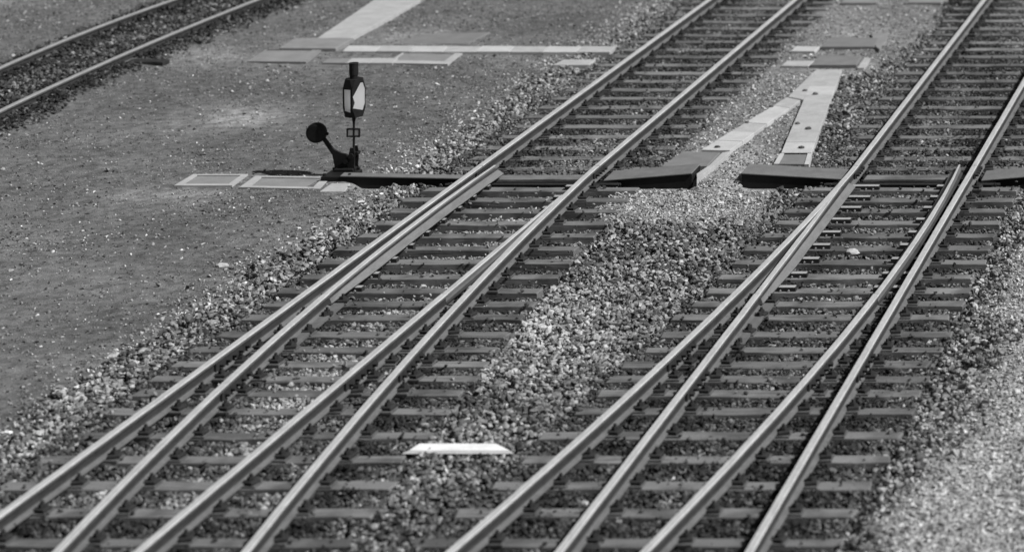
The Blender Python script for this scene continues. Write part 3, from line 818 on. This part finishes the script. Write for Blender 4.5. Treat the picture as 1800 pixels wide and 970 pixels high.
    lo = Vector((X0 + (622 - 620) * k + 0.004, Y0, Zp(204.5))); H = (204.5 - 138) * k
    u = Vector((math.cos(ang), math.sin(ang), 0)); v = Vector((-math.sin(ang), math.cos(ang), 0))
    lan = place('lantern', bpy.data.meshes.new('lantern'), lo, t)
    h = s / 2; cut, z0, z1 = 0.50, 0.24, 0.74       # every face is a flat plate with its corners cut off
    lv = MB()
    Q = lambda a, b, z: u * (a * h) + v * (b * h) + Vector((0, 0, z * H))
    shapes = {'bar': [(0.20, 0.16), (0.80, 0.14), (0.80, 0.74), (0.16, 0.72)],
              'arrow': [(0.06, 0.26), (0.78, 0.17), (0.95, 0.34), (0.95, 0.73), (0.80, 0.90), (0.62, 0.90), (0.05, 0.56), (0.18, 0.40)]}
    panes = []
    dirs = [((1, 0), (0, -1)), ((0, 1), (1, 0)), ((-1, 0), (0, 1)), ((0, -1), (-1, 0))]     # along the face, outward
    for i, (al, nr) in enumerate(dirs):
        kind = ('arrow', 'bar')[i % 2]
        P = lambda p, q: Q(al[0] * (2 * p - 1) + nr[0], al[1] * (2 * p - 1) + nr[1], q)
        c2 = cut / 2
        octo = [(c2, 0), (1 - c2, 0), (1, z0), (1, z1), (1 - c2, 1), (c2, 1), (0, z1), (0, z0)]
        sh = [(p, q) for p, q in shapes[kind]]
        bm = bmesh.new()
        out = [bm.verts.new(P(*o_)) for o_ in octo]; inn = [bm.verts.new(P(*o_)) for o_ in sh]
        ed = [bm.edges.new((out[j], out[(j + 1) % 8])) for j in range(8)] + [bm.edges.new((inn[j], inn[(j + 1) % len(inn)])) for j in range(len(inn))]
        bmesh.ops.triangle_fill(bm, use_beauty=True, edges=ed)
        bm.verts.index_update(); off = len(lv.v)
        lv.v += [q_.co.copy() for q_ in bm.verts]
        for f in bm.faces: lv.f.append(tuple(q_.index + off for q_ in f.verts)); lv.m.append(0)
        nrm = u * nr[0] + v * nr[1]
        pv = [q_.co.copy() - nrm * 0.003 for q_ in inn]; bm.free()
        panes.append((mesh('pane', pv, [tuple(range(len(pv)))], M['pane']), kind))
    c_ = 1 - cut
    for sx, sy in ((1, 1), (-1, 1), (-1, -1), (1, -1)):
        for ze, zc in ((0, z0), (1, z1)):
            lv.add([Q(sx, sy, zc), Q(sx * c_, sy, ze), Q(sx, sy * c_, ze)], [(0, 1, 2)])
    for ze in (0, 1):
        lv.add([Q(1, -c_, ze), Q(1, c_, ze), Q(c_, 1, ze), Q(-c_, 1, ze), Q(-1, c_, ze), Q(-1, -c_, ze), Q(-c_, -1, ze), Q(c_, -1, ze)], [tuple(range(8))])
    lan_mesh = mesh('lantern', lv.v, lv.f, M['black'], lv.m)
    lan.data = lan_mesh
    for m2, kind in panes:
        p = place('pane', m2, lo, lan)
    mb = MB(); ctop = lo + Vector((-0.006, 0, H))
    mb.tube(ctop - Vector((0, 0, 0.02)), ctop + Vector((0, 0, 0.045)), 0.045, 0.05, 16); mb.tube(ctop + Vector((0, 0, 0.045)), ctop + Vector((0, 0, 0.19)), 0.056, 0.056, 16); mb.tube(ctop + Vector((0, 0, 0.19)), ctop + Vector((0, 0, 0.2)), 0.06, 0.058, 16)
    c = mb.build('chimney', M['black'], t)
stand()

# ------------------------------------------------------------------ odds and ends
def lone_stone(px, py, r, tone_name, label, name='pale_stone', z=-0.03, group='single pale stones'):
    bm = bmesh.new(); bmesh.ops.create_icosphere(bm, subdivisions=2, radius=r)
    q = random.Random(int(px))
    for v in bm.verts: v.co *= q.uniform(0.8, 1.1); v.co.z *= 0.6; v.co.x *= 1.25
    me = bpy.data.meshes.new(name); bm.to_mesh(me); bm.free(); me.materials.append(M[tone_name])
    p = W(px, py, z); o = place(name, me, p); tag(o, label, 'stone', group)
lone_stone(851, 541, 0.05, 'white', 'bright white stone between sleeper ends of the turnout by the stand')
lone_stone(1499, 444, 0.075, 'concrete', 'pale stone lying between the rails of the turnout near the pale gravel')
lone_stone(390, 467, 0.06, 'concrete', 'pale cobble alone on the dark soil beyond the ballast edge')
lone_stone(897, 269, 0.06, 'concrete', 'pale stone just inside the rail joint of the track by the stand')

DUCT_LUMPS = (  # dark lumps set where the lids have small dark spots
    (1415, 159, 0.030, 'dark lump at the edge of the wide duct head, nearest the wedge slab'),
    (1433, 165, 0.036, 'dark lump in the middle of the wide head of the forked duct'),
    (1402, 217, 0.032, 'dark lump halfway down the steeper duct branch, beside the gravel between the branches'),
    (1421, 226, 0.040, 'largest dark lump, halfway down the steeper duct branch'),
    (1409, 259, 0.036, 'dark lump on the lowest pale lid of the steeper duct branch, above the dark lid'),
    (1313, 215, 0.028, 'dark lump in the middle of the slanting duct branch'),
    (1261, 258, 0.034, 'dark lump on the lowest lid of the slanting duct branch, by the dark slab'),
    (1356, 187, 0.026, 'small dark lump near the upper end of the slanting duct branch'))
for px, py, r, lb in DUCT_LUMPS:
    lone_stone(px, py, r, 'plate', lb, 'dark_lump', 0.024, 'dark lumps on the forked duct')
stones_all()
